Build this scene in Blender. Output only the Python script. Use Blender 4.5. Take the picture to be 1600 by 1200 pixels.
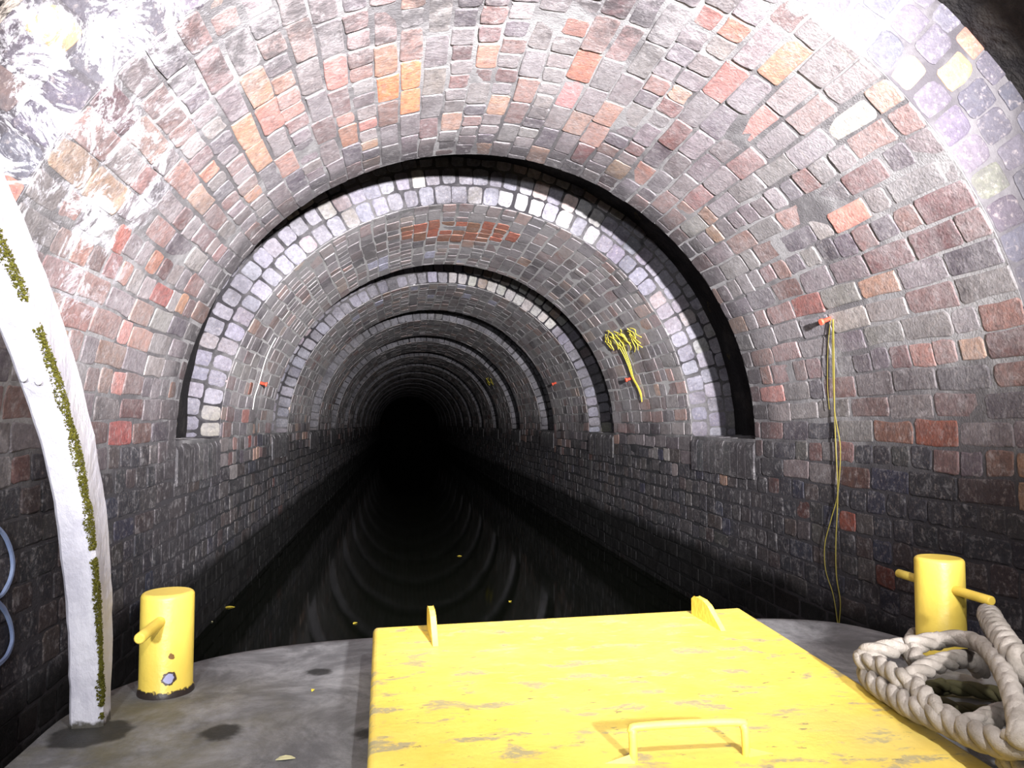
import bpy, bmesh, math, random
from mathutils import Vector, noise
random.seed(7)
S = bpy.context.scene
COL = S.collection
for o in list(bpy.data.objects): bpy.data.objects.remove(o)

# ---------------------------------------------------------------- camera, world, lamps, exposure
F, YAW, PIT = 1200.0, .143, .052
cd = bpy.data.cameras.new('camera'); cam = bpy.data.objects.new('camera', cd); COL.objects.link(cam)
cd.sensor_fit = 'HORIZONTAL'; cd.sensor_width = 36; cd.lens = 36*F/1600; cd.clip_start = .02; cd.clip_end = 200
cam.location = (0, 0, 0); cam.rotation_euler = (math.pi/2+PIT, 0, -YAW)
S.camera = cam
w = bpy.data.worlds.new('world'); S.world = w; w.use_nodes = True
w.node_tree.nodes['Background'].inputs[0].default_value = (.02, .018, .03, 1)
w.node_tree.nodes['Background'].inputs[1].default_value = .02
va = w.node_tree.nodes.new('ShaderNodeVolumeAbsorption'); va.inputs['Color'].default_value = (.0, .0, .0, 1); va.inputs['Density'].default_value = .035   # absorbing air, added to darken the far end of the tunnel
w.node_tree.links.new(va.outputs[0], w.node_tree.nodes['World Output'].inputs['Volume'])
def lamp(name, loc, power, rad, col, aim=None, size=150, blend=.5):
    l = bpy.data.lights.new(name, 'SPOT' if aim else 'POINT'); l.energy = power; l.color = col; l.shadow_soft_size = rad
    if aim: l.spot_size = math.radians(size); l.spot_blend = blend
    o = bpy.data.objects.new(name, l); COL.objects.link(o); o.location = loc
    if aim: o.rotation_euler = (Vector(aim)-Vector(loc)).to_track_quat('-Z', 'Y').to_euler()
    return o
lamp('headlight', (.70, -1.2, .40), 6000, .045, (1, .97, .98), aim=(.02, 8, 1.35), size=57, blend=1)
lamp('work_lamp', (.48, .15, .95), 78, .03, (1, .98, .97), aim=(.1, 1.6, -.40), size=104, blend=.7)
lamp('cabin_lamp', (-.35, -1.3, .35), 430, .06, (.95, .96, 1), aim=(.4, 8, 1.2), size=70, blend=1)  # unseen fill light, added to lift the shadows from the left
S.view_settings.view_transform = 'Standard'; S.view_settings.look = 'None'
S.view_settings.gamma = 1; S.view_settings.exposure = .72; S.view_settings.use_curve_mapping = False

# ---------------------------------------------------------------- measured place
R, CX, ZS, ZW = 1.4, .381, -.077, -1.08     # vault radius, tunnel axis, springing height, water level
RX, RR = CX, R+.28                     # recess (wider ring between two linings)
EDGE = [1.07, 3.695, 6.32, 8.89] + [8.89+2.6*i for i in range(1, 12)]
FACE = [-1.6, 1.909, 4.555, 7.19] + [9.76+2.6*i for i in range(0, 11)]
YEND = EDGE[-1]+.3

def ray(px, py):
    x = (px-800)/F; z = (600-py)/F; y = 1.0
    y, z = y*math.cos(PIT)-z*math.sin(PIT), y*math.sin(PIT)+z*math.cos(PIT)
    return Vector((x*math.cos(YAW)+y*math.sin(YAW), -x*math.sin(YAW)+y*math.cos(YAW), z))
def PZ(px, py, z): r = ray(px, py); return r*(z/r.z)
def PX(px, py, x): r = ray(px, py); return r*(x/r.x)
def PT(px, py, inset=0.0):
    """point of the tunnel lining seen there (vault above springing, wall below)"""
    r = ray(px, py); rad = R-inset
    a = r.x**2+r.z**2; b = -2*(r.x*CX+r.z*ZS); c = CX**2+ZS**2-rad**2
    t = (-b+math.sqrt(b*b-4*a*c))/(2*a); p = r*t
    if p.z < ZS: p = r*(((CX+rad) if r.x > 0 else (CX-rad))/r.x)
    return p

# ---------------------------------------------------------------- helpers
def tag(o, label=None, cat=None, group=None, kind=None):
    if label: o['label'] = label
    if cat: o['category'] = cat
    if group: o['group'] = group
    if kind: o['kind'] = kind
    return o
def empty(name, loc, label, cat, group=None):
    o = bpy.data.objects.new(name, None); o.location = loc; o.empty_display_size = .1; COL.objects.link(o)
    return tag(o, label, cat, group)
class MB:
    def __init__(s): s.v = []; s.f = []; s.c = []; s.sm = []
    def add(s, vs, fs, col=(1, 1, 1), smooth=False):
        n = len(s.v); s.v += [tuple(v) for v in vs]; s.c += [col]*len(vs)
        s.f += [tuple(i+n for i in f) for f in fs]; s.sm += [smooth]*len(fs)
    def build(s, name, mat, parent=None):
        me = bpy.data.meshes.new(name); me.from_pydata(s.v, [], s.f); me.update()
        a = me.color_attributes.new('tone', 'FLOAT_COLOR', 'POINT')
        a.data.foreach_set('color', [x for c in s.c for x in (c[0], c[1], c[2], c[3] if len(c) > 3 else 1)])
        me.polygons.foreach_set('use_smooth', s.sm)
        me.materials.append(mat)
        o = bpy.data.objects.new(name, me); COL.objects.link(o)
        if parent:
            o.parent = parent
            L = parent.location if parent.type == 'EMPTY' else Vector((0, 0, 0))
            for vv in me.vertices: vv.co -= L
        return o
    def tube(s, pts, r, n=10, col=(1, 1, 1), cap=True, closed=False):
        pts = [Vector(p) for p in pts]; m = len(pts); rr = r if callable(r) else (lambda t: r)
        vs = []; up = None
        for i, p in enumerate(pts):
            if closed: d = pts[(i+1) % m]-pts[i-1]
            else: d = pts[min(i+1, m-1)]-pts[max(i-1, 0)]
            d.normalize()
            if up is None: up = d.orthogonal().normalized()
            up = (up-d*up.dot(d)).normalized(); sd = d.cross(up)
            q = rr(i/max(1, m-1))
            for k in range(n):
                a = 2*math.pi*k/n; vs.append(p+up*math.cos(a)*q+sd*math.sin(a)*q)
        fs = []
        for i in range(m if closed else m-1):
            j = (i+1) % m
            for k in range(n): fs.append((i*n+k, i*n+(k+1) % n, j*n+(k+1) % n, j*n+k))
        s.add(vs, fs, col, True)
        if cap and not closed:
            b = len(s.v)-len(vs)
            s.f.append(tuple(b+k for k in reversed(range(n)))); s.sm.append(False)
            s.f.append(tuple(b+(m-1)*n+k for k in range(n))); s.sm.append(False)
    def lathe(s, prof, c, n=40, col=(1, 1, 1)):
        vs = []; fs = []
        for (r, z) in prof:
            for k in range(n): a = 2*math.pi*k/n; vs.append((c[0]+r*math.cos(a), c[1]+r*math.sin(a), c[2]+z))
        for i in range(len(prof)-1):
            for k in range(n): fs.append((i*n+k, i*n+(k+1) % n, (i+1)*n+(k+1) % n, (i+1)*n+k))
        s.add(vs, fs, col, True)
        b = len(s.v)-len(vs); s.f.append(tuple(b+(len(prof)-1)*n+k for k in range(n))); s.sm.append(False)
def spline(pts, n=12, closed=False):
    pts = [Vector(p) for p in pts]; out = []; m = len(pts)
    for i in range(m if closed else m-1):
        if closed: a, b, c, d = pts[i-1], pts[i], pts[(i+1) % m], pts[(i+2) % m]
        else: a, b, c, d = pts[max(i-1, 0)], pts[i], pts[i+1], pts[min(i+2, m-1)]
        for k in range(n):
            t = k/n
            out.append(.5*((2*b)+(c-a)*t+(2*a-5*b+4*c-d)*t*t+(3*b-a-3*c+d)*t**3))
    if not closed: out.append(pts[-1])
    return out

# ---------------------------------------------------------------- materials
class NT:
    def __init__(s, name):
        s.m = bpy.data.materials.new(name); s.m.use_nodes = True; s.t = s.m.node_tree; s.n = s.t.nodes
        s.p = s.n['Principled BSDF']; s.pos = s.n.new('ShaderNodeNewGeometry').outputs['Position']
    def link(s, a, b): s.t.links.new(a, b)
    def put(s, inp, v):
        if isinstance(v, bpy.types.NodeSocket): s.link(v, inp)
        elif isinstance(v, (tuple, list)) and len(v) == 3 and inp.type == 'RGBA': inp.default_value = (*v, 1)
        else: inp.default_value = v
    def map(s, sc, loc=(0, 0, 0)):
        n = s.n.new('ShaderNodeMapping'); s.link(s.pos, n.inputs[0]); n.inputs['Scale'].default_value = sc; n.inputs['Location'].default_value = loc
        return n.outputs[0]
    def noise(s, scale, detail=4, rough=.6, vec=None, dist=0):
        n = s.n.new('ShaderNodeTexNoise'); n.inputs['Scale'].default_value = scale; n.inputs['Detail'].default_value = detail
        n.inputs['Roughness'].default_value = rough; n.inputs['Distortion'].default_value = dist
        s.link(vec or s.pos, n.inputs['Vector']); return n.outputs['Fac']
    def step(s, v, a, b, lo=0, hi=1):
        n = s.n.new('ShaderNodeMapRange'); n.interpolation_type = 'SMOOTHSTEP'; s.put(n.inputs[0], v)
        for i, x in enumerate((a, b, lo, hi)): n.inputs[i+1].default_value = x
        return n.outputs[0]
    def math(s, op, a, b=0.0):
        n = s.n.new('ShaderNodeMath'); n.operation = op; s.put(n.inputs[0], a); s.put(n.inputs[1], b); return n.outputs[0]
    def mix(s, f, a, b, mode='MIX'):
        n = s.n.new('ShaderNodeMix'); n.data_type = 'RGBA'; n.blend_type = mode
        s.put(n.inputs[0], f); s.put(n.inputs[6], a); s.put(n.inputs[7], b); return n.outputs[2]
    def sep(s):
        n = s.n.new('ShaderNodeSeparateXYZ'); s.link(s.pos, n.inputs[0]); return n.outputs
    def dist(s, p):
        n = s.n.new('ShaderNodeVectorMath'); n.operation = 'DISTANCE'; s.link(s.pos, n.inputs[0]); n.inputs[1].default_value = p; return n.outputs['Value']
    def attr(s, out='Color'):
        n = s.n.new('ShaderNodeAttribute'); n.attribute_name = 'tone'; return n.outputs[out]
    def bump(s, h, strength=.5, d=.01):
        n = s.n.new('ShaderNodeBump'); n.inputs['Strength'].default_value = strength; n.inputs['Distance'].default_value = d
        s.link(h, n.inputs['Height']); s.link(n.outputs[0], s.p.inputs['Normal'])
    def out(s, col, rough=.8, metal=0, spec=.4):
        s.put(s.p.inputs['Base Color'], col); s.put(s.p.inputs['Roughness'], rough); s.p.inputs['Metallic'].default_value = metal
        s.p.inputs['Specular IOR Level'].default_value = spec; return s.m

CALC = [(PT(30, 130)+Vector((0, -.05, .05)), .75), (PT(150, 330), .55)]
def masonry(name, lime=.5, limecol=(.44, .425, .44), rough=.72, facey=False):
    t = NT(name); base = t.attr(); z = t.sep()[2]
    mott = t.noise(38, 6, .7); col = t.mix(t.step(mott, .3, .75), t.mix(.55, base, (.03, .025, .03)), base)
    col = t.mix(t.math('MULTIPLY', t.step(t.noise(60, 5, .7), .52, .72), .35), col, (.42, .36, .33))
    up = t.step(t.math('ADD', z, t.math('MULTIPLY', t.noise(2.2, 4), .5)), .02, .55)          # lime haze sits above the dark plinth courses
    haze = t.math('MULTIPLY', t.math('MULTIPLY', t.step(t.noise(2.6, 9, .72, dist=.6), .25, .62), lime), t.math('ADD', t.math('MULTIPLY', up, .9), .1))
    haze = t.math('MULTIPLY', haze, t.step(t.noise(55, 6, .75), .28, .62, .45, 1)); haze = t.math('MULTIPLY', haze, t.attr('Alpha'))
    haze = t.math('MULTIPLY', haze, t.step(t.sep()[1], 3.6, 4.6, .62, 1.25))  # lime cut near and raised beyond, evening out the lamp's brightness
    if facey: haze = t.math('MULTIPLY', haze, t.step(t.sep()[1], 2.2, 3.2, .25, 1))  # nearest face gets less lime, offsetting the strong lamp on it
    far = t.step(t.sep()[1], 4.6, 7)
    if not facey: limecol = t.mix(far, limecol, (.52, .51, .52)); haze = t.math('MINIMUM', haze, .56)  # paler lime further in paints back light lost with distance
    col = t.mix(haze, col, limecol)
    soot = t.math('MULTIPLY', t.step(t.noise(1.7, 7, .65, vec=t.map((1, .8, 1), (4, 2, 7))), .50, .68), .5); soot = t.math('MULTIPLY', soot, t.attr('Alpha'))
    col = t.mix(soot, col, (.035, .032, .038))
    # thin vertical lime runs down the walls
    if not facey:      # soot tongues on the crown and along the lips of the nearest linings
        yy = t.math('ADD', t.sep()[1], t.math('MULTIPLY', t.noise(3, 5, .7), .5))
        lip = t.math('MULTIPLY', t.step(yy, 3.62, 3.85), t.step(yy, 4.3, 4.1))
        for c, rad in ((PT(400, 40), .5), (PT(620, 20), .45), (PT(1000, 20), .35)):
            lip = t.math('MAXIMUM', lip, t.math('MULTIPLY', t.step(t.dist(c), rad, rad*.3), t.step(t.noise(9, 8, .75, dist=.5), .42, .60)))
        col = t.mix(t.math('MULTIPLY', t.math('MULTIPLY', lip, .72), t.attr('Alpha')), col, (.05, .046, .05))
    col = t.mix(t.math('MULTIPLY', t.step(t.noise(24, 8, .8, dist=.4), .50, .66), .30), col, (.52, .50, .51) if not facey else (.10, .10, .11))
    col = t.mix(t.math('MULTIPLY', t.step(t.noise(31, 7, .8, vec=t.map((1, 1, 1), (5, 8, 2)), dist=.4), .52, .66), .45), col, (.05, .042, .048))
    run = t.math('MULTIPLY', t.step(t.noise(1.0, 5, .7, vec=t.map((3, 26, 1.6))), .63, .72), t.step(t.noise(1.3, 3, vec=t.map((1, 1, 1), (9, 9, 9))), .52, .66))
    col = t.mix(t.math('MULTIPLY', run, .45), col, (.34, .30, .26))
    # white calcite crust
    for c, rad in CALC:
        m = t.math('MULTIPLY', t.step(t.dist(c), rad, rad*.25), t.step(t.noise(7.5, 10, .78, dist=.8), .50, .60))
        col = t.mix(m, col, (.62, .61, .66))
    # wet black slime band above the water line
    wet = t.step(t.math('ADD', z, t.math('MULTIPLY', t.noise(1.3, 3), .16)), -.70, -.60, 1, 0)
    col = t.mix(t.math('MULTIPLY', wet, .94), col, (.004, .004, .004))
    t.bump(t.noise(90, 6, .7), .8, .006)
    return t.out(col, t.step(t.noise(12, 4), .3, .7, rough-.15, rough+.15), spec=.35)
M = {}
M['brick'] = masonry('weathered_brick', .72)
M['facebrick'] = masonry('engineering_brick', .27, (.50, .49, .56), .6, True)
def mortar(name, light, dark, lowc):
    t = NT(name); z = t.sep()[2]
    col = t.mix(t.step(t.noise(1.6, 6, .7, dist=.5), .42, .62), dark, light)
    col = t.mix(t.step(t.math('ADD', z, t.math('MULTIPLY', t.noise(3, 4), .5)), .32, -.02), col, lowc)
    col = t.mix(t.math('MULTIPLY', t.step(t.noise(45, 4), .3, .7), .4), col, t.mix(.6, col, (0, 0, 0)))
    for c, rad in CALC:
        m = t.math('MULTIPLY', t.step(t.dist(c), rad, rad*.25), t.step(t.noise(7.5, 10, .78, dist=.8), .47, .58))
        col = t.mix(m, col, (.62, .61, .66))
    wet = t.step(t.math('ADD', z, t.math('MULTIPLY', t.noise(1.3, 3), .16)), -.70, -.60, 1, 0)
    col = t.mix(t.math('MULTIPLY', wet, .94), col, (.004, .004, .004))
    col = t.mix(t.step(t.sep()[1], 3.6, 4.6, .30, 0), col, (.10, .09, .10))  # near mortar darkened in colour to balance the close lamp
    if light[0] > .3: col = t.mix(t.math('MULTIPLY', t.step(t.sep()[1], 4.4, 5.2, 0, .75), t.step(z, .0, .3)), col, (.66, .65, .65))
    t.bump(t.noise(140, 5), .7, .005)
    return t.out(col, .9, spec=.2)
M['mortar'] = mortar('lime_mortar', (.42, .415, .42), (.15, .145, .15), (.04, .04, .044))
M['facemortar'] = mortar('dark_mortar', (.12, .115, .12), (.03, .028, .032), (.03, .03, .032))
t = NT('sooty_soffit')  # near-black base paints in the recess shade; moss and calcite go over it
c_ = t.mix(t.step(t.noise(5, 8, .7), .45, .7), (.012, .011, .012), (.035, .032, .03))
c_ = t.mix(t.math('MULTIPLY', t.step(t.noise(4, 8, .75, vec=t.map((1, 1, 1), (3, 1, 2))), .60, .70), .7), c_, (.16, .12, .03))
c_ = t.mix(t.math('MULTIPLY', t.step(t.dist((-.75, 1.65, 1.2)), .9, .3), t.step(t.noise(6, 9, .75, dist=.6), .42, .55)), c_, (.62, .56, .50))
t.bump(t.noise(40, 6), .8, .02); M['soffit'] = t.out(c_, .9, spec=.15)

t = NT('canal_water'); t.bump(t.noise(2.4, 2, .5, vec=t.map((1, .5, 1))), .06, .02)
M['water'] = t.out((.004, .005, .003), .06, spec=.2); t.p.inputs['IOR'].default_value = 1.33

def yellow(name, chips, col=(.88, .68, .13)):
    t = NT(name)
    c = t.mix(t.step(t.noise(6, 6, .7), .35, .7), (col[0]*.93, col[1]*.86, col[2]*.7), col)
    if chips:
        n = t.step(t.noise(1, 7, .62, vec=t.map((10, 19, 10), (2, 5, 0)), dist=.3), .53, .62)
        n = t.math('MULTIPLY', n, t.step(t.noise(90, 3), .35, .5, .35, 1))
        c = t.mix(t.math('MULTIPLY', n, .85), c, (.36, .32, .20))
        n2 = t.step(t.noise(1, 6, .7, vec=t.map((22, 45, 22), (7, 1, 3))), 0.60, .66)
        c = t.mix(t.math('MULTIPLY', n2, .75), c, (.13, .13, .10))
        n3 = t.step(t.noise(2.2, 4, .6, vec=t.map((1, 1, 1), (5, 5, 5))), .5, .75)
        c = t.mix(t.math('MULTIPLY', n3, .38), c, (.55, .46, .20))
    t.bump(t.noise(55, 5), .35, .004)
    return t.out(c, t.step(t.noise(9, 4), .3, .7, .38, .6), spec=.4)
M['yellow'] = yellow('yellow_paint', False); M['hatch'] = yellow('chipped_yellow_paint', True)
t = NT('bollard_paint')          # chips expose bare metal near the foot
c_ = t.mix(t.step(t.noise(6, 6), .35, .7), (.82, .60, .10), (.88, .68, .12))
zz = t.sep()[2]
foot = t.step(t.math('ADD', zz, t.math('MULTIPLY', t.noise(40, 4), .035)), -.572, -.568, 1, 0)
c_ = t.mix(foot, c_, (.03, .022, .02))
sp = PZ(262, 1063, -.56); sp = Vector((-.518, 1.861, 0))
chip = ray(264, 1061)*1.802/ray(264, 1061).y
dd = t.math('ADD', t.dist(chip), t.math('MULTIPLY', t.noise(70, 4), .02))
c_ = t.mix(t.step(dd, .024, .026, 1, 0), c_, (.05, .03, .02)); c_ = t.mix(t.step(dd, .019, .021, 1, 0), c_, (.35, .35, .55))
chip2 = ray(268, 1026)*1.803/ray(268, 1026).y
c_ = t.mix(t.step(t.math('ADD', t.dist(chip2), t.math('MULTIPLY', t.noise(90, 4), .02)), .0155, .0165, 1, 0), c_, (.20, .10, .02))
t.bump(t.noise(45, 5), .35, .004); M['bollard'] = t.out(c_, .4, spec=.45)

t = NT('deck_paint'); xo = t.sep()
c_ = t.mix(t.step(t.noise(4.5, 8, .72, dist=.5), .38, .68), (.12, .12, .125), (.34, .34, .35))
c_ = t.mix(t.math('MULTIPLY', t.step(t.noise(160, 3, .8), .5, .75), .5), c_, (.19, .19, .20))
br = t.math('MULTIPLY', t.step(t.dist((-.5, 1.62, -.6)), .42, .05), t.step(t.noise(6, 6, .7), .35, .65))
c_ = t.mix(t.math('MULTIPLY', br, .75), c_, (.13, .115, .055))
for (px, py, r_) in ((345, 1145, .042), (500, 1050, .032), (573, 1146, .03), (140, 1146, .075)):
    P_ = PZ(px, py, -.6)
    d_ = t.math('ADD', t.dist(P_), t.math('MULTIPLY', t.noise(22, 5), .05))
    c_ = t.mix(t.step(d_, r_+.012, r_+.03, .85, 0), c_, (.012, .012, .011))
t.bump(t.noise(170, 4, .8), .7, .004); M['deck'] = t.out(c_, t.step(t.noise(7, 4), .35, .65, .5, .8), spec=.35)
t = NT('hull_black'); t.bump(t.noise(30, 5), .4, .005); M['hull'] = t.out(t.mix(t.noise(8, 5), (.008, .008, .008), (.03, .028, .026)), .5)

t = NT('white_gloss_paint')
c_ = t.mix(t.step(t.noise(14, 7, .7, vec=t.map((1, 1, .5))), .3, .7), (.40, .39, .45), (.56, .55, .60))
c_ = t.mix(t.step(t.noise(70, 5, .7, vec=t.map((1, 1, .6))), .70, .76), c_, (.22, .20, .13))
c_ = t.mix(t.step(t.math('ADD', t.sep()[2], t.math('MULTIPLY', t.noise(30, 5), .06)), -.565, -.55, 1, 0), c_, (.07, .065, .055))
t.bump(t.noise(24, 8, .72, vec=t.map((1, 1, .45))), .55, .012); M['white'] = t.out(c_, .42, spec=.5)
t = NT('moss'); t.bump(t.noise(120, 5), 1, .01)
M['moss'] = t.out(t.mix(t.noise(50, 5), (.04, .04, .006), (.15, .14, .025)), .95, spec=.1)
t = NT('rope_fibre')
c_ = t.mix(t.step(t.noise(20, 6, .7), .3, .7), (.24, .215, .185), (.44, .40, .36))
c_ = t.mix(t.math('MULTIPLY', t.step(t.noise(160, 4, .8), .5, .7), .35), c_, (.20, .17, .14))
t.bump(t.noise(260, 4, .8), .8, .004); M['rope'] = t.out(c_, .95, spec=.1)
def plain(name, a, b, rough=.6, sc=30):
    t = NT(name); t.bump(t.noise(sc*3, 4), .4, .003); return t.out(t.mix(t.noise(sc, 5), a, b), rough)
M['greenrope'] = plain('slimy_rope', (.02, .02, .006), (.12, .11, .05), .8)
M['orange'] = plain('orange_plastic', (.65, .08, .04), (.85, .16, .10), .45)
M['cord'] = plain('yellow_cord', (.13, .11, .02), (.27, .22, .04), .7, 12)
M['cordbright'] = plain('bright_yellow_cord', (.62, .52, .04), (.80, .70, .12), .6, 12)
M['cordwhite'] = plain('white_cord', (.6, .58, .56), (.85, .83, .8), .6, 12)
M['bluepaint'] = plain('pale_blue_paint', (.16, .22, .42), (.36, .44, .62), .5)
M['leafyellow'] = plain('yellow_leaf', (.55, .42, .03), (.75, .60, .08), .7)
M['leafpale'] = plain('pale_leaf', (.45, .42, .22), (.66, .62, .38), .7)

# ---------------------------------------------------------------- brickwork
def pick(tbl):
    r = random.random()*sum(w_ for w_, _ in tbl)
    for w_, c in tbl:
        r -= w_
        if r <= 0: break
    k = random.uniform(.72, 1.28); j = [random.uniform(.93, 1.07) for _ in range(3)]
    return tuple(max(0.004, x*k*q) for x, q in zip(c, j))
UP = [(46, (.20, .165, .175)), (14, (.27, .235, .235)), (17, (.25, .125, .11)), (8, (.17, .075, .07)), (5, (.42, .24, .16)), (12, (.075, .055, .075)), (4, (.36, .17, .12))]
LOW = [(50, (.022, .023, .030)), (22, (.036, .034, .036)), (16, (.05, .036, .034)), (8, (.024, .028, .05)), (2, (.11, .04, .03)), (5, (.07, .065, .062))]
FACEC = [(46, (.21, .195, .26)), (18, (.27, .25, .31)), (12, (.24, .18, .22)), (14, (.12, .11, .15)), (5, (.28, .20, .18)), (5, (.32, .29, .23))]
OR = (.80, .27, .13); PK = (.55, .25, .22); RD = (.34, .10, .085); PE = (.50, .27, .17); PL = (.78, .78, .98)
SPEC = [((603, 122), OR), ((641, 128), (.82, .32, .17)), ((641, 143), (.82, .32, .17)), ((603, 133), OR), ((606, 75), (.50, .30, .17)), ((602, 95), (.42, .22, .14)), ((937, 85), (.50, .17, .10)), ((908, 45), (.36, .15, .11)), ((1335, 347), (.72, .33, .27)),
        ((890, 168), (.62, .28, .28)), ((748, 95), (.58, .30, .22)), ((180, 376), (.42, .14, .11)), ((395, 183), PE), ((430, 168), (.42, .17, .13)), ((470, 172), (.45, .22, .18)), ((425, 242), PE), ((312, 272), (.50, .22, .15)),
        ((250, 413), (.42, .19, .13)), ((245, 455), RD), ((1260, 475), (.33, .12, .10)), ((1500, 697), (.24, .07, .04)), ((1333, 822), (.26, .07, .045)), ((1400, 912), (.16, .05, .035)), ((180, 612), PK), ((180, 690), (.36, .10, .09)), ((200, 520), PK),
        ((290, 465), PE), ((1210, 105), (.45, .22, .13)), ((1135, 60), (.42, .19, .14)), ((1110, 50), (.36, .14, .12)), ((1570, 485), (.30, .14, .11)), ((1180, 190), PK), ((1130, 120), (.40, .17, .15)), ((1370, 690), (.20, .09, .06)),
        ((740, 366), (.50, .16, .10)), ((700, 362), (.45, .17, .11)), ((665, 358), (.52, .18, .11)), ((770, 370), (.45, .15, .10)), ((590, 195), PK), ((1290, 195), (.66, .60, .52)), ((535, 220), (.42, .2, .13)), ((525, 115), PK), ((195, 210), (.10, .04, .05)),
        ((605, 400), PL), ((665, 396), PL), ((713, 407), PL), ((600, 412), PL), ((574, 422), PL), ((677, 462), PL), ((645, 452), PL), ((732, 460), PL), ((768, 469), PL), ((723, 450), PL), ((595, 473), PL), ((550, 499), PL), ((380, 640), PK), ((390, 690), RD), ((395, 598), (.30, .10, .06)), ((1200, 620), PK), ((1350, 755), (.10, .05, .04))]
def prof(s_):
    """arc length along the lining: 0 at left springing, pi*R at right springing, beyond either end the plumb walls"""
    L = math.pi*R
    if s_ < 0: return Vector((CX-R, 0, ZS+s_)), Vector((1, 0, 0)), Vector((0, 0, 1))
    if s_ > L: return Vector((CX+R, 0, ZS-(s_-L))), Vector((-1, 0, 0)), Vector((0, 0, -1))
    a = math.pi-s_/R
    return Vector((CX+R*math.cos(a), 0, ZS+R*math.sin(a))), Vector((-math.cos(a), 0, -math.sin(a))), Vector((math.sin(a), 0, -math.cos(a)))
def sof(p):
    if p.z < ZS: return (p.z-ZS) if p.x < CX else math.pi*R+(ZS-p.z)
    return (math.pi-math.atan2(p.z-ZS, p.x-CX))*R
SPECS = []
for x_ in range(628, 795, 9):
    if not 692 < x_ < 712:
        for y_ in (352, 360, 368): SPEC.append(((x_, y_+abs(x_-700)*.05), (.62*random.uniform(.6, 1.1), .20, .12)))
for (px, c) in SPEC:
    p = PT(*px); SPECS.append((sof(p), p.y, c))
def brick(mb, fn, u0, u1, v0, v1, col, far, g=.0052, jit=.0058, hj=.0016, rc=.013):
    """one brick face: fn(u,v,h) -> point; rounded outline, chamfered arris, own proud height and tilt"""
    J = lambda: random.uniform(-jit, jit)
    u0 += g+J(); u1 -= g+J(); v0 += g+J(); v1 -= g+J()
    h = .0032+random.uniform(-hj, hj); tu, tv = random.uniform(-.008, .008), random.uniform(-.014, .014)
    cu, cv = (u0+u1)/2, (v0+v1)/2
    H = lambda u, v: h+(u-cu)*tu+(v-cv)*tv
    if far:
        P = [(u0, v0), (u1, v0), (u1, v1), (u0, v1)]
        vs = [fn(u, v, -.008) for u, v in P]+[fn(u, v, H(u, v)) for u, v in P]
        mb.add(vs, [(0, 1, 5, 4), (1, 2, 6, 5), (2, 3, 7, 6), (3, 0, 4, 7), (4, 5, 6, 7)], col); return
    P = []
    for (a, b, su, sv) in ((u0, v0, 1, 1), (u1, v0, -1, 1), (u1, v1, -1, -1), (u0, v1, 1, -1)):
        r = rc*random.uniform(.5, 1.5)*random.choice((1, 1, .6))
        q = [(a, b+sv*r), (a+su*r*.3, b+sv*r*.3), (a+su*r, b)]
        if su*sv < 0: q.reverse()
        P += [(x+J()*.4, y+J()*.4) for x, y in q]
        e = [(u1, v0), (u1, v1), (u0, v1), (u0, v0)][[(1, 1), (-1, 1), (-1, -1), (1, -1)].index((su, sv))]
        P.append(((a+e[0])/2+J()*.6, (b+e[1])/2+J()*.6))
    n = len(P); ch = .004
    ins = [(u+(ch if u < cu else -ch), v+(ch if v < cv else -ch)) for u, v in P]
    vs = [fn(u, v, -.01) for u, v in P]+[fn(u, v, H(u, v)-.0018) for u, v in P]+[fn(u, v, H(u, v)) for u, v in ins]
    fs = [(i, (i+1) % n, n+(i+1) % n, n+i) for i in range(n)]+[(n+i, n+(i+1) % n, 2*n+(i+1) % n, 2*n+i) for i in range(n)]+[tuple(2*n+i for i in range(n))]
    mb.add(vs, fs, col)
def surf(s_, y, h):
    s_ += .011*noise.noise(Vector((s_*2.2, y*1.8, 3)))+.005*noise.noise(Vector((s_*9, y*8, 9))); h += .004*noise.noise(Vector((s_*5, y*4, 1)))
    p, n, _ = prof(s_); return (p.x+n.x*h, y, p.z+n.z*h)
NC = 49; CH = math.pi*R/NC     # vault courses
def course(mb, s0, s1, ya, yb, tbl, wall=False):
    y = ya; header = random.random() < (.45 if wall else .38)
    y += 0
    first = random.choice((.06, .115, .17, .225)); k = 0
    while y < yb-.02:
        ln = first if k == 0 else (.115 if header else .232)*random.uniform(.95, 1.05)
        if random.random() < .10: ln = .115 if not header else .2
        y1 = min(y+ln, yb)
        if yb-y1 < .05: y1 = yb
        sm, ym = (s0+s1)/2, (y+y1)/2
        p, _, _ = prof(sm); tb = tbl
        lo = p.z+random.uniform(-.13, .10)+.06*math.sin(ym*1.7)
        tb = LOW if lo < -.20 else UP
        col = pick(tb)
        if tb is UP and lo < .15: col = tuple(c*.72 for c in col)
        if ym > 4.2 and tb is UP: g_ = sum(col)/3; kf = 1.0 if random.random() < .1 else 1.6; col = tuple((c*.75+g_*.25)*kf for c in col)  # vault bricks further in brightened against the lamp's falloff
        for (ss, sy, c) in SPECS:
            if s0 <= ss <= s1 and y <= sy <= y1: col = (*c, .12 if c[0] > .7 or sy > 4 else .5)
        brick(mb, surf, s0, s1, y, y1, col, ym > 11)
        y = y1; k += 1
def sheet(s0, s1, ns, ya, yb, h=0.0):
    vs = []; fs = []; ny = 2
    for i in range(ns+1):
        for j in range(ny): q_, n_, _ = prof(s0+(s1-s0)*i/ns); vs.append((q_.x, ya+(yb-ya)*j, q_.z))
    for i in range(ns): fs.append((i*2, i*2+1, i*2+3, i*2+2))
    return vs, fs
def two_mats(o, m2, nf):
    """first nf faces carry the mortar"""
    o.data.materials.append(m2)
    o.data.polygons.foreach_set('material_index', [1 if i < nf else 0 for i in range(len(o.data.polygons))]); return o

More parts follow.
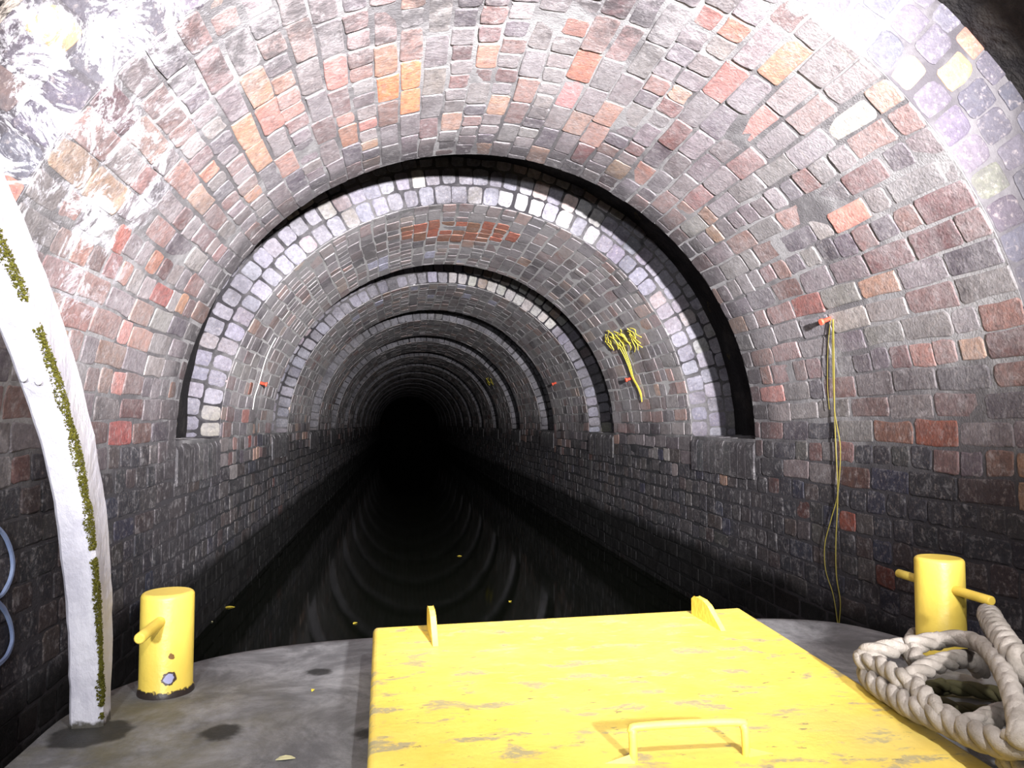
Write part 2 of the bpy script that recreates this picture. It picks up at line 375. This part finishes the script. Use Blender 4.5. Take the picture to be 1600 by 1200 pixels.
for k in range(len(EDGE)):
    fa, ed = FACE[k], EDGE[k]
    # vault lining with its end reveals
    mb = MB(); v, f = sheet(0, math.pi*R, 64, fa, ed); mb.add(v, f, smooth=True)
    for yy in (fa, ed):
        vs = []; n = 64
        for i in range(n+1):
            a = math.pi*i/n
            vs += [(CX+R*math.cos(a), yy, ZS+R*math.sin(a)), (CX+(R+.34)*math.cos(a), yy, ZS+(R+.34)*math.sin(a))]
        mb.add(vs, [(2*i, 2*i+1, 2*i+3, 2*i+2) for i in range(n)])
    nf = len(mb.f)
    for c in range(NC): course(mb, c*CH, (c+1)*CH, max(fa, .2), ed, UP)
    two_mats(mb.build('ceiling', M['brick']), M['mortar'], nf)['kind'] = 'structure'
    # voussoir rings on the face
    if k > 0:
        mb = MB(); vs = []; n = 64
        for i in range(n+1):
            a = math.pi*i/n
            vs += [(CX+(R+.001)*math.cos(a), fa-.002, ZS+(R+.001)*math.sin(a)), (CX+(R+.33)*math.cos(a), fa-.002, ZS+(R+.33)*math.sin(a))]
        mb.add(vs, [(2*i, 2*i+1, 2*i+3, 2*i+2) for i in range(n)]); nf = len(mb.f)
        for ring in range(3):
            r0 = R+ring*.112; nb = int(math.pi*(r0+.05)/.094)
            off = random.random()*.5
            for b in range(nb+1):
                a0 = max(0, (b-off)/nb*math.pi); a1 = min(math.pi, (b+1-off)/nb*math.pi)
                if a1-a0 < .015: continue
                fn = lambda u, vv, h: (CX+vv*math.cos(u/r0), fa-.002-h, ZS+vv*math.sin(u/r0))
                col = pick(FACEC)
                am = (a0+a1)/2
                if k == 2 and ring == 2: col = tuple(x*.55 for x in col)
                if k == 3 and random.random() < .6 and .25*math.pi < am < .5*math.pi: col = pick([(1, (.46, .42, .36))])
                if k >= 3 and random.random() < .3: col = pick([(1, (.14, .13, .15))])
                if k == 1: col = tuple(x*.3 for x in col)  # nearest ring's bricks darkened to offset the strong lamp on them
                if k >= 4: g_ = sum(col)/3; col = tuple(x*.15+g_*(.40 if k < 6 else .22) for x in col)  # far rings' colours dimmed to imitate light fading down the tunnel
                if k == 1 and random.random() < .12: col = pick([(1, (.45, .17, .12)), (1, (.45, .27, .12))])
                if k > 1: col = tuple(x*(.52 if k == 2 else .66) for x in col)  # second ring cut further, offsetting the lamp's brightness there
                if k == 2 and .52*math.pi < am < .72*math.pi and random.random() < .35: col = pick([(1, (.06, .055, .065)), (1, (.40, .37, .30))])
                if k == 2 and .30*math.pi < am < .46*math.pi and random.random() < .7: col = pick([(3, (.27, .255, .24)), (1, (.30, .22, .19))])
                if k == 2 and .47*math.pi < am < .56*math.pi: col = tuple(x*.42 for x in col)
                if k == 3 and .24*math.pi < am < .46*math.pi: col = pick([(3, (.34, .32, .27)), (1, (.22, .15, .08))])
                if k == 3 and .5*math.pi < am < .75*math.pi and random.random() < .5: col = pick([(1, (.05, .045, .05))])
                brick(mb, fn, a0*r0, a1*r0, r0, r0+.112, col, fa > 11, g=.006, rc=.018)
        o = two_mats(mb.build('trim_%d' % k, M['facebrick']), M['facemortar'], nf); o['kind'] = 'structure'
    # recess soffit between this lining and the next
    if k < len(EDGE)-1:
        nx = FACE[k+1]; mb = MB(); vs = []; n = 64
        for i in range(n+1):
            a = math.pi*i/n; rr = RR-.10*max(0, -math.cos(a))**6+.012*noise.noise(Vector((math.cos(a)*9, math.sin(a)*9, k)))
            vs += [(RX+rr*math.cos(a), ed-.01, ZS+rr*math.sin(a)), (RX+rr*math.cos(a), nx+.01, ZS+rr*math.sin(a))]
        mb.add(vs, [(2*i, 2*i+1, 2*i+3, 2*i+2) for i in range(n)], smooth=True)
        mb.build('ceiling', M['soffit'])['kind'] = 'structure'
        # bull-nosed impost bricks at the foot of the recess, both sides
        for sd in (-1, 1):
            mb = MB(); y = ed+.002; xf = CX+sd*(R-.012); xb = CX+sd*(R+.30)
            while y < nx-.03:
                y1 = min(y+.095*random.uniform(.95, 1.05), nx-.002); r = .045+random.uniform(-.006, .006); zt = ZS-.004+random.uniform(-.006, .004)
                pr = [(xf, zt-.20)]+[(xf+sd*r*(1-math.cos(a)), zt-r+r*math.sin(a)) for a in [math.pi/2*q/6 for q in range(7)]]+[(xb, zt+.012)]
                a_, b_ = y+.003, y1-.002; m = len(pr)
                vs = [(x, a_, z) for x, z in pr]+[(x, b_, z) for x, z in pr]+[(xb, a_, zt-.20), (xb, b_, zt-.20)]
                fs = [(i, i+1, m+i+1, m+i) for i in range(m-1)]+[tuple(range(m))+(2*m,), tuple(m+i for i in range(m))+(2*m+1,)]
                mb.add(vs, fs, pick([(3, (.04, .04, .045)), (1, (.055, .052, .055))])); y = y1
            mb.build('trim_%d' % (20+2*k+(sd > 0)), M['brick'])['kind'] = 'structure'
# walls below springing, continuous
WH = .088; NW = 13
for side, sd in (('left', -1), ('right', 1)):
    mb = MB(); L = math.pi*R
    a, b = (-1.5, 0) if sd < 0 else (L, L+1.5)
    y = -1.6
    v, f = sheet(a, b, 6, -1.6, YEND); mb.add(v, f)
    # top of wall under the recesses
    xa, xb = CX+sd*R, CX+sd*(R+.34)
    mb.add([(xa, -1.6, ZS-.03), (xb, -1.6, ZS-.03), (xb, YEND, ZS-.03), (xa, YEND, ZS-.03)], [(0, 1, 2, 3)])
    nf = len(mb.f)
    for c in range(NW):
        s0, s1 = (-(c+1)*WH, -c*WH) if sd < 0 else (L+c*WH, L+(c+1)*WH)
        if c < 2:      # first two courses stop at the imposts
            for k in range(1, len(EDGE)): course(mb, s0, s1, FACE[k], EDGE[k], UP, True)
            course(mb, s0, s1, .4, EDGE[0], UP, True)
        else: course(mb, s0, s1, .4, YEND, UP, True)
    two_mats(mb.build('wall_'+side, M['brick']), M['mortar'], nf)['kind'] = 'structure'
mb = MB(); mb.add([(CX-1.9, YEND, -1.5), (CX+1.9, YEND, -1.5), (CX+1.9, YEND, 1.8), (CX-1.9, YEND, 1.8)], [(0, 1, 2, 3)])  # added dark sheet, stands in for the unlit tunnel running on beyond
mb.build('wall_far', M['soffit'])['kind'] = 'structure'
mb = MB(); mb.add([(CX-R-.005, -1.6, ZW), (CX+R+.005, -1.6, ZW), (CX+R+.005, YEND, ZW), (CX-R-.005, YEND, ZW)], [(0, 1, 2, 3)])
tag(mb.build('canal_water', M['water']), 'still black canal water running down the tunnel ahead of the bow', 'water', kind='stuff')

# ---------------------------------------------------------------- boat
ZD = -.6
boat = empty('work_boat', (.36, 1.0, ZD), 'blunt bowed steel work boat with grey deck and yellow hatch lying in the canal', 'boat')
out = spline([(-.69, -1.5, 0), (-.69, 0, 0), (-.69, 1.2, 0), (-.692, 1.55, 0), (-.688, 1.74, 0), (-.637, 1.91, 0), (-.49, 2.10, 0), (-.30, 2.195, 0), (-.074, 2.238, 0), (.36, 2.275, 0), (.85, 2.295, 0), (1.10, 2.285, 0), (1.30, 2.215, 0), (1.395, 2.06, 0), (1.43, 1.85, 0), (1.44, 1.5, 0), (1.44, 0, 0), (1.44, -1.5, 0)], 8)
def loop(inset, z):
    r = []
    for p in out:
        q = Vector((p.x, p.y, 0)); d = q-Vector((.37, min(p.y, .9), 0)); d.normalize(); q = q-d*inset; r.append((q.x, q.y, z))
    return r
mb = MB(); n = len(out)
L_ = [loop(.05, ZD), loop(.012, ZD), loop(.003, ZD-.006), loop(0, ZD-.016)]
vs = sum(L_, []); fs = []
for a in range(len(L_)-1):
    for i in range(n-1): fs.append((a*n+i, a*n+i+1, (a+1)*n+i+1, (a+1)*n+i))
mb.add(vs, fs, smooth=True); b = len(mb.v); mb.add(L_[0], [tuple(range(n))])
mb.build('deck', M['deck'], boat)
mb = MB(); L_ = [loop(0, ZD-.016), loop(0, ZD-.07), loop(.025, ZD-.075), loop(.03, ZD-.22), loop(.005, ZD-.225), loop(.005, ZD-.27), loop(.035, ZD-.275), loop(.12, ZD-.62)]
vs = sum(L_, []); fs = []
for a in range(len(L_)-1):
    for i in range(n-1): fs.append((a*n+i, a*n+i+1, (a+1)*n+i+1, (a+1)*n+i))
mb.add(vs, fs); mb.build('hull', M['hull'], boat)

def rbox(mb, x0, x1, y0, y1, z0, z1, r, seg=4, skew=None):
    """box with rounded top edges and corners; skew maps (x,y)"""
    sk = skew or (lambda x, y: (x, y))
    def ring(ins, z):
        o = []
        for (cx, cy, a0) in ((x1-r, y1-r, 0), (x0+r, y1-r, 90), (x0+r, y0+r, 180), (x1-r, y0+r, 270)):
            for q in range(seg+1):
                a = math.radians(a0+90*q/seg); rr = r-ins; x, y = sk(cx+rr*math.cos(a), cy+rr*math.sin(a)); o.append((x, y, z))
        return o
    rs = [ring(0, z0)]+[ring(r*(1-math.cos(math.pi/2*q/seg))*.99, z1-r+r*math.sin(math.pi/2*q/seg)) for q in range(seg+1)]
    n = len(rs[0]); vs = sum(rs, []); fs = []
    for a in range(len(rs)-1):
        for i in range(n): fs.append((a*n+i, a*n+(i+1) % n, (a+1)*n+(i+1) % n, (a+1)*n+i))
    mb.add(vs, fs, smooth=True); mb.add(rs[-1], [tuple(range(n))])
# hatch lid: a slightly tapered quadrilateral, front-left .. front-right
ZH = -.5
A_, B_ = PZ(583, 979, ZH), PZ(1155, 948, ZH); C_, D_ = PZ(573, 1200, ZH), PZ(1560, 1200, ZH)
eL = (C_-A_)/(A_.y-C_.y); eR = (D_-B_)/(B_.y-D_.y)
def hsk(u, v):     # u 0..1 left-right, v 0..1 back-front
    l = A_+eL*(1-v)*1.45; r = B_+eR*(1-v)*1.45; p = l*(1-u)+r*u; return p.x, p.y
mb = MB(); rbox(mb, 0, 1, 0, 1, ZD-.002, ZH, .012, skew=hsk)
hatch = mb.build('hatch_cover', M['hatch'], boat); hatch['label'] = 'yellow painted steel hatch lid with chipped paint'
# bollards
def bollard(x, y, h, r, bz, y0, y1, bx=None):
    mb = MB(); e = .010
    mb.lathe([(r*1.06, 0), (r*1.05, .008), (r, .014), (r, h-e)]+[(r-e+e*math.cos(a), h-e+e*math.sin(a)) for a in (.4, .8, 1.2, 1.57)], (x, y, ZD))
    o = mb.build('bollard', M['bollard'], boat)
    m2 = MB(); bx = x if bx is None else bx; rb = .0115
    m2.tube([(bx, y0, bz), (bx, y0+.003, bz)]+[(bx, y0+(y1-y0)*q/8, bz) for q in range(1, 8)]+[(bx, y1-.003, bz), (bx, y1, bz)], lambda t: rb*(.75 if t in (0, 1) else 1), 16)
    p = m2.build('crossbar', M['yellow'], None)
    L = boat.location.copy(); p.parent = o
    for vv in p.data.vertices: vv.co -= L
    return o
bollard(-.52, 1.855, .222, .0565, -.433, 1.665, 1.99)['label'] = 'port yellow bollard with chipped foot'
bollard(1.357, 1.80, .262, .0575, -.410, 1.625, 1.965)['label'] = 'starboard yellow bollard above the rope'
# lifting lugs on the hatch
def lug(pa, pb, h, nm='lifting_lug'):
    """plate standing fore and aft: pa near foot, pb far end past the lid edge"""
    mb = MB(); d = (pb-pa); ln = d.length; d.normalize(); s = Vector((d.y, -d.x, 0))*.007
    pr = [(0, 0), (.012, .008), (ln*.45, h*.86), (ln*.62, h), (ln*.9, h), (ln, h*.82), (ln, .0)]
    P = [pa+d*a+Vector((0, 0, z)) for a, z in pr]; m = len(P)
    vs = [p+s for p in P]+[p-s for p in P]
    mb.add(vs, [tuple(range(m)), tuple(reversed(range(m, 2*m)))]+[(i, (i+1) % m, m+(i+1) % m, m+i) for i in range(m)])
    o = mb.build(nm, M['yellow'], None); o.parent = hatch
    for vv in o.data.vertices: vv.co -= boat.location
    bv = o.modifiers.new('bevel', 'BEVEL'); bv.width = .002; bv.segments = 2
    return o
pa = PZ(681, 1010, ZH); lug(pa, pa+Vector((-.008, .155, 0)), .058)
pa = PZ(1130, 986, ZH); lug(pa, pa+Vector((-.008, .165, 0)), .05)
# handle
a_, b_ = PZ(990, 1190, ZH), PZ(1166, 1180, ZH); hh = .048
mb = MB()
mid = [a_+Vector((0, 0, -.004)), a_+Vector((0, .002, hh*.55)), a_+Vector((.001, .004, hh*.85)), a_+Vector((.012, .006, hh)), b_+Vector((-.016, .006, hh)), b_+Vector((-.002, .004, hh*.85)), b_+Vector((0, .002, hh*.55)), b_+Vector((0, 0, -.004))]
mb.tube(spline(mid, 6), .0062, 12)
o = mb.build('lifting_handle', M['yellow'], None); o.parent = hatch
for vv in o.data.vertices: vv.co -= boat.location
# gusset welds at the handle feet
for (p, s) in ((a_, -1), (b_, 1)):
    mb = MB(); vs = [p+Vector((0, -.008, 0)), p+Vector((0, .008, 0)), p+Vector((s*.045, 0, 0)), p+Vector((0, 0, .012))]
    mb.add(vs, [(0, 1, 3), (1, 2, 3), (2, 0, 3), (0, 2, 1)])
    o = mb.build('foot_gusset', M['yellow'], None); o.parent = hatch
    for vv in o.data.vertices: vv.co -= boat.location
# low curved rib of the lid under the handle
mb = MB(); mb.tube(spline([a_+Vector((.012, .006, -.002)), a_+Vector((.05, .016, .001)), (a_+b_)/2+Vector((0, .022, .001)), b_+Vector((-.05, .018, .001)), b_+Vector((-.012, .0, -.002))], 6), .0045, 8)

# white curved guard bar
xm = -.582
inn = [PX(*p, xm) for p in [(158, 1137), (162, 1042), (155, 960), (150, 923), (138, 804), (115, 685), (79, 559), (40, 456), (0, 385)]]
oul = [PX(*p, xm) for p in [(172, 1150), (178, 1002), (176, 940), (174, 868), (162, 757), (142, 662), (119, 559), (79, 440), (40, 337), (0, 258)]]
def smooth_arc(P):          # quadratic fit y(z) keeps the bar fair, then carried on overhead
    import numpy as np
    z = np.array([p.z for p in P]); y = np.array([p.y for p in P]); return np.polyfit(z, y, 3)
ci, co = smooth_arc(inn), smooth_arc(oul)
def pv(c, z): return sum(k*z**(len(c)-1-i) for i, k in enumerate(c))
mb = MB(); bar = []; NB = 40
zi1, zo1 = inn[-1].z, oul[-1].z
for i in range(NB+1):
    t_ = i/NB; zi = ZD-.004+(zi1+.004-ZD-.0)*t_; zo = ZD-.004+(zo1-ZD)*t_
    bar.append((Vector((xm, pv(ci, zi), zi)), Vector((xm, pv(co, zo), zo))))
di = (bar[-1][0]-bar[-4][0]).normalized(); do = (bar[-1][1]-bar[-4][1]).normalized()
i0, o0 = bar[-1]
for q in range(1, 11):      # overhead continuation, out of the frame
    ang = .045*q; s_ = .05*q
    def turn(d, a): return Vector((0, d.y*math.cos(a)-d.z*math.sin(a), d.y*math.sin(a)+d.z*math.cos(a)))
    i0 = i0+turn(di, ang)*.05; o0 = o0+turn(do, ang)*.055
    bar.append((i0.copy(), o0.copy()))
W = .062; vs = []; e = .006
for (a, b) in bar:
    d = (b-a).normalized()
    pts = [a+Vector((-e, 0, 0)), a+d*e, b-d*e, b+Vector((-e, 0, 0)), b+Vector((-W+e, 0, 0)), b-d*e+Vector((-W, 0, 0)), a+d*e+Vector((-W, 0, 0)), a+Vector((-W+e, 0, 0))]
    for p in pts:
        nn = noise.noise_vector(p*16)*.0025+noise.noise_vector(p*55)*.0012; vs.append(p+nn)
fs = []
for i in range(len(bar)-1):
    for k in range(8): fs.append((i*8+k, i*8+(k+1) % 8, (i+1)*8+(k+1) % 8, (i+1)*8+k))
mb.add(vs, fs+[tuple(range(8)), tuple(reversed([(len(bar)-1)*8+k for k in range(8)]))])
gb = mb.build('guard_bar', M['white'], boat); gb['label'] = 'white painted curved guard bar with moss along its corner'
# moss along the corner
mb = MB(); rnd = random.Random(3)
for i in range(1, len(bar)-3):
    a, b = bar[i]; a2, b2 = bar[i+1]
    for q in range(150):
        u = rnd.random(); p = a.lerp(a2, u); d = (b.lerp(b2, u)-p).normalized()
        wdt = .004+.013*max(0, noise.noise(p*14+Vector((3, 0, 0)))+.35)+.004*(i/NB)
        if noise.noise(p*22) < -.38: continue
        r = rnd.random(); s = rnd.uniform(.0015, .0040)
        if r < .62: c = p+d*rnd.uniform(-.002, wdt)+Vector((.0008, 0, 0))
        else: c = p+Vector((-rnd.uniform(0, wdt*.8), 0, 0))-d*.0005+d*0
        vs = [c+Vector((rnd.uniform(-1, 1), rnd.uniform(-1, 1), rnd.uniform(-1, 1)))*s for _ in range(4)]
        mb.add(vs, [(0, 1, 2), (0, 2, 3), (0, 3, 1), (1, 3, 2)])
o = mb.build('moss', M['moss'], None); o.parent = gb; o['kind'] = 'stuff'; o['label'] = 'olive green moss'
for vv in o.data.vertices: vv.co -= boat.location
for (px, py, dx) in ((27, 588, .05), (43, 592, .028)):
    r_ = PX(px, py, xm-dx); z0 = r_.z
    c = Vector((xm-dx, pv(ci, z0), z0)); mb = MB()
    n_ = Vector((0, -.8, -.6)); mb.tube([c-n_*.004, c+n_*.004, c+n_*.007, c+n_*.009], lambda t: .0055 if t < .8 else .003, 10)
    o = mb.build('bolt_head', M['white'], None); o.parent = gb
    for vv in o.data.vertices: vv.co -= boat.location

# ---------------------------------------------------------------- rope
def strand_rope(mb, path, D=.038, pitch=.118, n=8, lay=1.0):
    pts = spline(path, 26); L = [0]
    for i in range(1, len(pts)): L.append(L[-1]+(pts[i]-pts[i-1]).length)
    # resample evenly
    step = .006; m = max(4, int(L[-1]/step)); q = []; j = 0
    for i in range(m+1):
        s_ = L[-1]*i/m
        while j < len(L)-2 and L[j+1] < s_: j += 1
        q.append(pts[j].lerp(pts[j+1], (s_-L[j])/max(1e-6, L[j+1]-L[j])))
    up = None; fr = []
    for i, p in enumerate(q):
        d = (q[min(i+1, m)]-q[max(i-1, 0)]).normalized()
        if up is None: up = d.orthogonal().normalized()
        up = (up-d*up.dot(d)).normalized(); fr.append((p, up.copy(), d.cross(up)))
    for k in range(3):
        c = []
        for i, (p, u, v) in enumerate(fr):
            a = 2*math.pi*(k/3+L[-1]*i/m/pitch); o_ = D*.225*lay; c.append(p+u*math.cos(a)*o_+v*math.sin(a)*o_)
        mb.tube(c, lambda t: D*(.29 if lay > .6 else .40)*(.6 if t in (0, 1) else 1), n)
def rp(lst): return [PZ(1300+x/3.43, 850+y/3.43, z) for x, y, z in lst]
rope = empty('mooring_rope', tuple(PZ(1500, 1000, -.5)), 'cream three strand mooring rope looped beside the starboard bollard', 'rope')
# bight one: from behind the bollard along the top, round the left end and down over the lid edge
mb = MB(); strand_rope(mb, rp([(470, 640, -.45), (400, 560, -.44), (300, 565, -.435), (200, 585, -.44), (160, 600, -.45), (190, 640, -.455), (270, 660, -.45), (370, 725, -.448), (450, 770, -.452), (540, 870, -.455), (640, 940, -.46), (760, 975, -.46), (860, 930, -.47), (960, 900, -.47)])); mb.build('rope_bight', M['rope'], rope)
mb = MB(); strand_rope(mb, rp([(250, 660, -.47), (195, 690, -.478), (230, 745, -.478), (330, 810, -.476), (440, 880, -.472), (560, 930, -.466), (680, 985, -.462), (800, 1035, -.45), (920, 1070, -.44), (1010, 1075, -.43), (1120, 1060, -.44)]), D=.042); mb.build('rope_bight', M['rope'], rope)
mb = MB(); strand_rope(mb, rp([(420, 720, -.445), (480, 680, -.44), (560, 645, -.44), (640, 625, -.44), (700, 615, -.445), (750, 625, -.46), (800, 690, -.50)]), D=.036); mb.build('rope_bight', M['rope'], rope)
mb = MB(); strand_rope(mb, rp([(400, 545, -.43), (520, 525, -.425), (600, 515, -.425)]), D=.036); mb.build('rope_bight', M['rope'], rope)
mb = MB(); strand_rope(mb, rp([(840, 375, -.40), (860, 420, -.39), (910, 500, -.385), (975, 590, -.385), (1060, 690, -.40), (1150, 800, -.46)]), D=.046); mb.build('rope_bight', M['rope'], rope)
mb = MB(); strand_rope(mb, rp([(400, 560, -.56), (440, 480, -.55), (500, 500, -.56), (620, 520, -.57)]), D=.03); mb.build('rope_bight', M['rope'], rope)
mb = MB(); strand_rope(mb, rp([(900, 1130, -.47), (980, 1170, -.47), (1060, 1230, -.47), (1150, 1290, -.48)]), D=.036); mb.build('rope_bight', M['rope'], rope)
mb = MB(); strand_rope(mb, rp([(500, 535, -.43), (600, 512, -.42), (700, 508, -.41), (790, 535, -.405), (870, 610, -.40), (930, 710, -.40), (970, 820, -.405), (1000, 930, -.41), (1010, 1020, -.415), (990, 1090, -.43)]), D=.035, lay=.35, pitch=.14)
o = mb.build('worn_loop', M['rope'], rope); o['label'] = 'smoother worn loop of the rope'
mb = MB()
strand_rope(mb, [Vector((x, y, z)) for x, y, z in ((1.02, 1.50, -.580), (1.10, 1.56, -.580), (1.20, 1.57, -.58), (1.27, 1.52, -.58), (1.26, 1.44, -.58), (1.18, 1.40, -.575), (1.10, 1.43, -.57), (1.08, 1.50, -.565), (1.16, 1.53, -.56))], D=.034)
tag(mb.build('slimy_rope', M['greenrope']), 'greenish slimy rope coil on the deck under the cream rope', 'rope')

# ---------------------------------------------------------------- pegs, cords and marks on the brickwork
def peg(px, py, label, r=.011, ln=.05):
    p = PT(px, py); n_ = prof(sof(p))[1]; mb = MB()
    mb.tube([p-n_*.01, p+n_*ln*.8, p+n_*ln*.8, p+n_*ln], lambda t: r if t > .4 else r*.7, 14)
    return tag(mb.build('survey_peg', M['orange']), label, 'peg', 'orange pegs in the tunnel lining')
peg(1299, 497, 'orange plastic peg holding the long yellow cord on the near right wall', .013)
peg(987, 591, 'orange peg in the bright yellow cord tangle on the right vault', .016, .05)
peg(406, 598, 'orange peg beside the white cord on the left vault', .016, .05)
peg(869, 598, 'small orange peg on the right vault in the third lining', .018, .05)
mb = MB(); P = lambda l, i=.02: spline([PT(x, y, i) for x, y in l], 8)
mb.tube(P([(1302, 499), (1303, 560), (1304, 640), (1306, 700), (1309, 770), (1306, 850), (1307, 900), (1313, 940), (1311, 975)]), .0026, 6)
mb.tube(P([(1301, 499), (1301, 560), (1304, 640), (1313, 700), (1309, 770), (1299, 810), (1289, 850), (1290, 890), (1302, 930), (1309, 975)]), .0022, 6)
mb.tube(P([(1298, 500), (1294, 540), (1293, 600), (1296, 640)]), .0012, 6)
tag(mb.build('hanging_cord', M['cord']), 'long thin yellow cord hanging down the near right wall from its peg', 'cord')
rnd = random.Random(5); mb = MB()
for i in range(26):
    x = rnd.uniform(945, 990); y = 508+abs(x-965)*.2+rnd.uniform(0, 18); l = [(x, y)]
    for q in range(3): x += rnd.uniform(-2, 9); y += rnd.uniform(2, 10); l.append((x, min(y, 552)))
    mb.tube(P(l, rnd.uniform(.005, .03)), .0033, 5)
for i in range(3):
    mb.tube(P([(962+i*5, 535), (972+i*3, 550), (981+i*2, 570), (988+i, 590), (996+i, 605), (1000+i, 615), (1003, 628)], .02), .0035, 5)
tag(mb.build('tangled_cord', M['cordbright']), 'bright yellow frayed cord tangle with a hanging tail on the right vault', 'cord')
mb = MB()
for i in range(10):
    x = rnd.uniform(759, 768); y = rnd.uniform(588, 594); mb.tube(P([(x, y), (x+rnd.uniform(-1, 3), y+4), (x+3, y+8)], .02), .006, 5)
tag(mb.build('tangled_cord', M['cordbright']), 'small distant yellow cord tangle deep in the tunnel on the right', 'cord')
mb = MB(); mb.tube(P([(431, 528), (422, 545), (414, 565), (407, 590), (403, 605), (398, 620), (395, 640)], .015), .0036, 6)
tag(mb.build('hanging_cord', M['cordwhite']), 'white cord on the left vault running past an orange peg', 'cord')
# two pale blue curves laid on the left wall
mb = MB(); xw = CX-R+.009
def ribbon(pts, w_):
    Q = spline(pts, 10); vs = []
    for i, p in enumerate(Q):
        d = (Q[min(i+1, len(Q)-1)]-Q[max(i-1, 0)]).normalized(); s = Vector((0, -d.z, d.y))*w_*(.75+.35*noise.noise(p*30))
        vs += [p+s+Vector((.004, 0, 0)), p-s+Vector((.004, 0, 0)), p-s-Vector((.004, 0, 0)), p+s-Vector((.004, 0, 0))]
    fs = []
    for i in range(len(Q)-1):
        for k in range(4): fs.append((i*4+k, i*4+(k+1) % 4, (i+1)*4+(k+1) % 4, (i+1)*4+k))
    mb.add(vs, fs)
ribbon([PX(x, y, xw) for x, y in ((-60, 800), (-30, 808), (0, 828), (14, 852), (20, 880), (16, 905), (4, 928), (-8, 936))], .0055)
ribbon([PX(x, y, xw) for x, y in ((-8, 936), (6, 952), (16, 975), (19, 1000), (12, 1022), (0, 1036), (-20, 1050))], .0055)
tag(mb.build('painted_mark', M['bluepaint']), 'pale blue painted double curve on the left wall at the frame edge', 'graffiti')

# ---------------------------------------------------------------- leaves
def leaf(p, ln, wd, rot, mat, label, name='fallen_leaf', grp='leaves floating on the canal'):
    mb = MB(); c, s = math.cos(rot), math.sin(rot); pr = [(-.5, 0), (-.3, .35), (0, .5), (.3, .32), (.5, 0), (.3, -.32), (0, -.5), (-.3, -.35)]
    top = []; bot = []
    for (a, b) in pr:
        x, y = a*ln, b*wd; top.append((p.x+x*c-y*s, p.y+x*s+y*c, p.z+.002+abs(b)*.006)); bot.append((top[-1][0], top[-1][1], top[-1][2]-.0016))
    m = len(pr); mb.add(top+bot, [tuple(range(m)), tuple(reversed(range(m, 2*m)))]+[(i, (i+1) % m, m+(i+1) % m, m+i) for i in range(m)])
    return tag(mb.build(name, mat), label, 'leaf', grp)
leaf(PZ(358, 949, ZW), .062, .030, .1, M['leafyellow'], 'largest yellow leaf floating by the left wall behind the bollard')
leaf(PZ(330, 972, ZW), .02, .012, .4, M['leafpale'], 'small pale leaf floating just right of the port bollard')
leaf(PZ(555, 974, ZW), .035, .02, .9, M['leafyellow'], 'yellow leaf floating close to the bow left of the hatch')
leaf(PZ(918, 836, ZW), .05, .04, .3, M['leafpale'], 'pale speck of leaf floating near the right wall')
leaf(PZ(797, 940, ZW), .03, .02, 1.2, M['leafyellow'], 'yellow leaf floating ahead of the hatch between the lugs')
leaf(PZ(718, 869, ZW), .035, .022, 0, M['leafyellow'], 'yellow leaf floating furthest out in mid channel')
leaf(PZ(446, 1187, ZD), .034, .016, .1, M['leafpale'], 'pale dry leaf lying on the grey deck left of hatch', grp='leaves on the deck')
leaf(PZ(489, 1080, ZD), .012, .007, 1.2, M['leafyellow'], 'tiny yellow leaf scrap on the deck beside the hatch', grp='leaves on the deck')
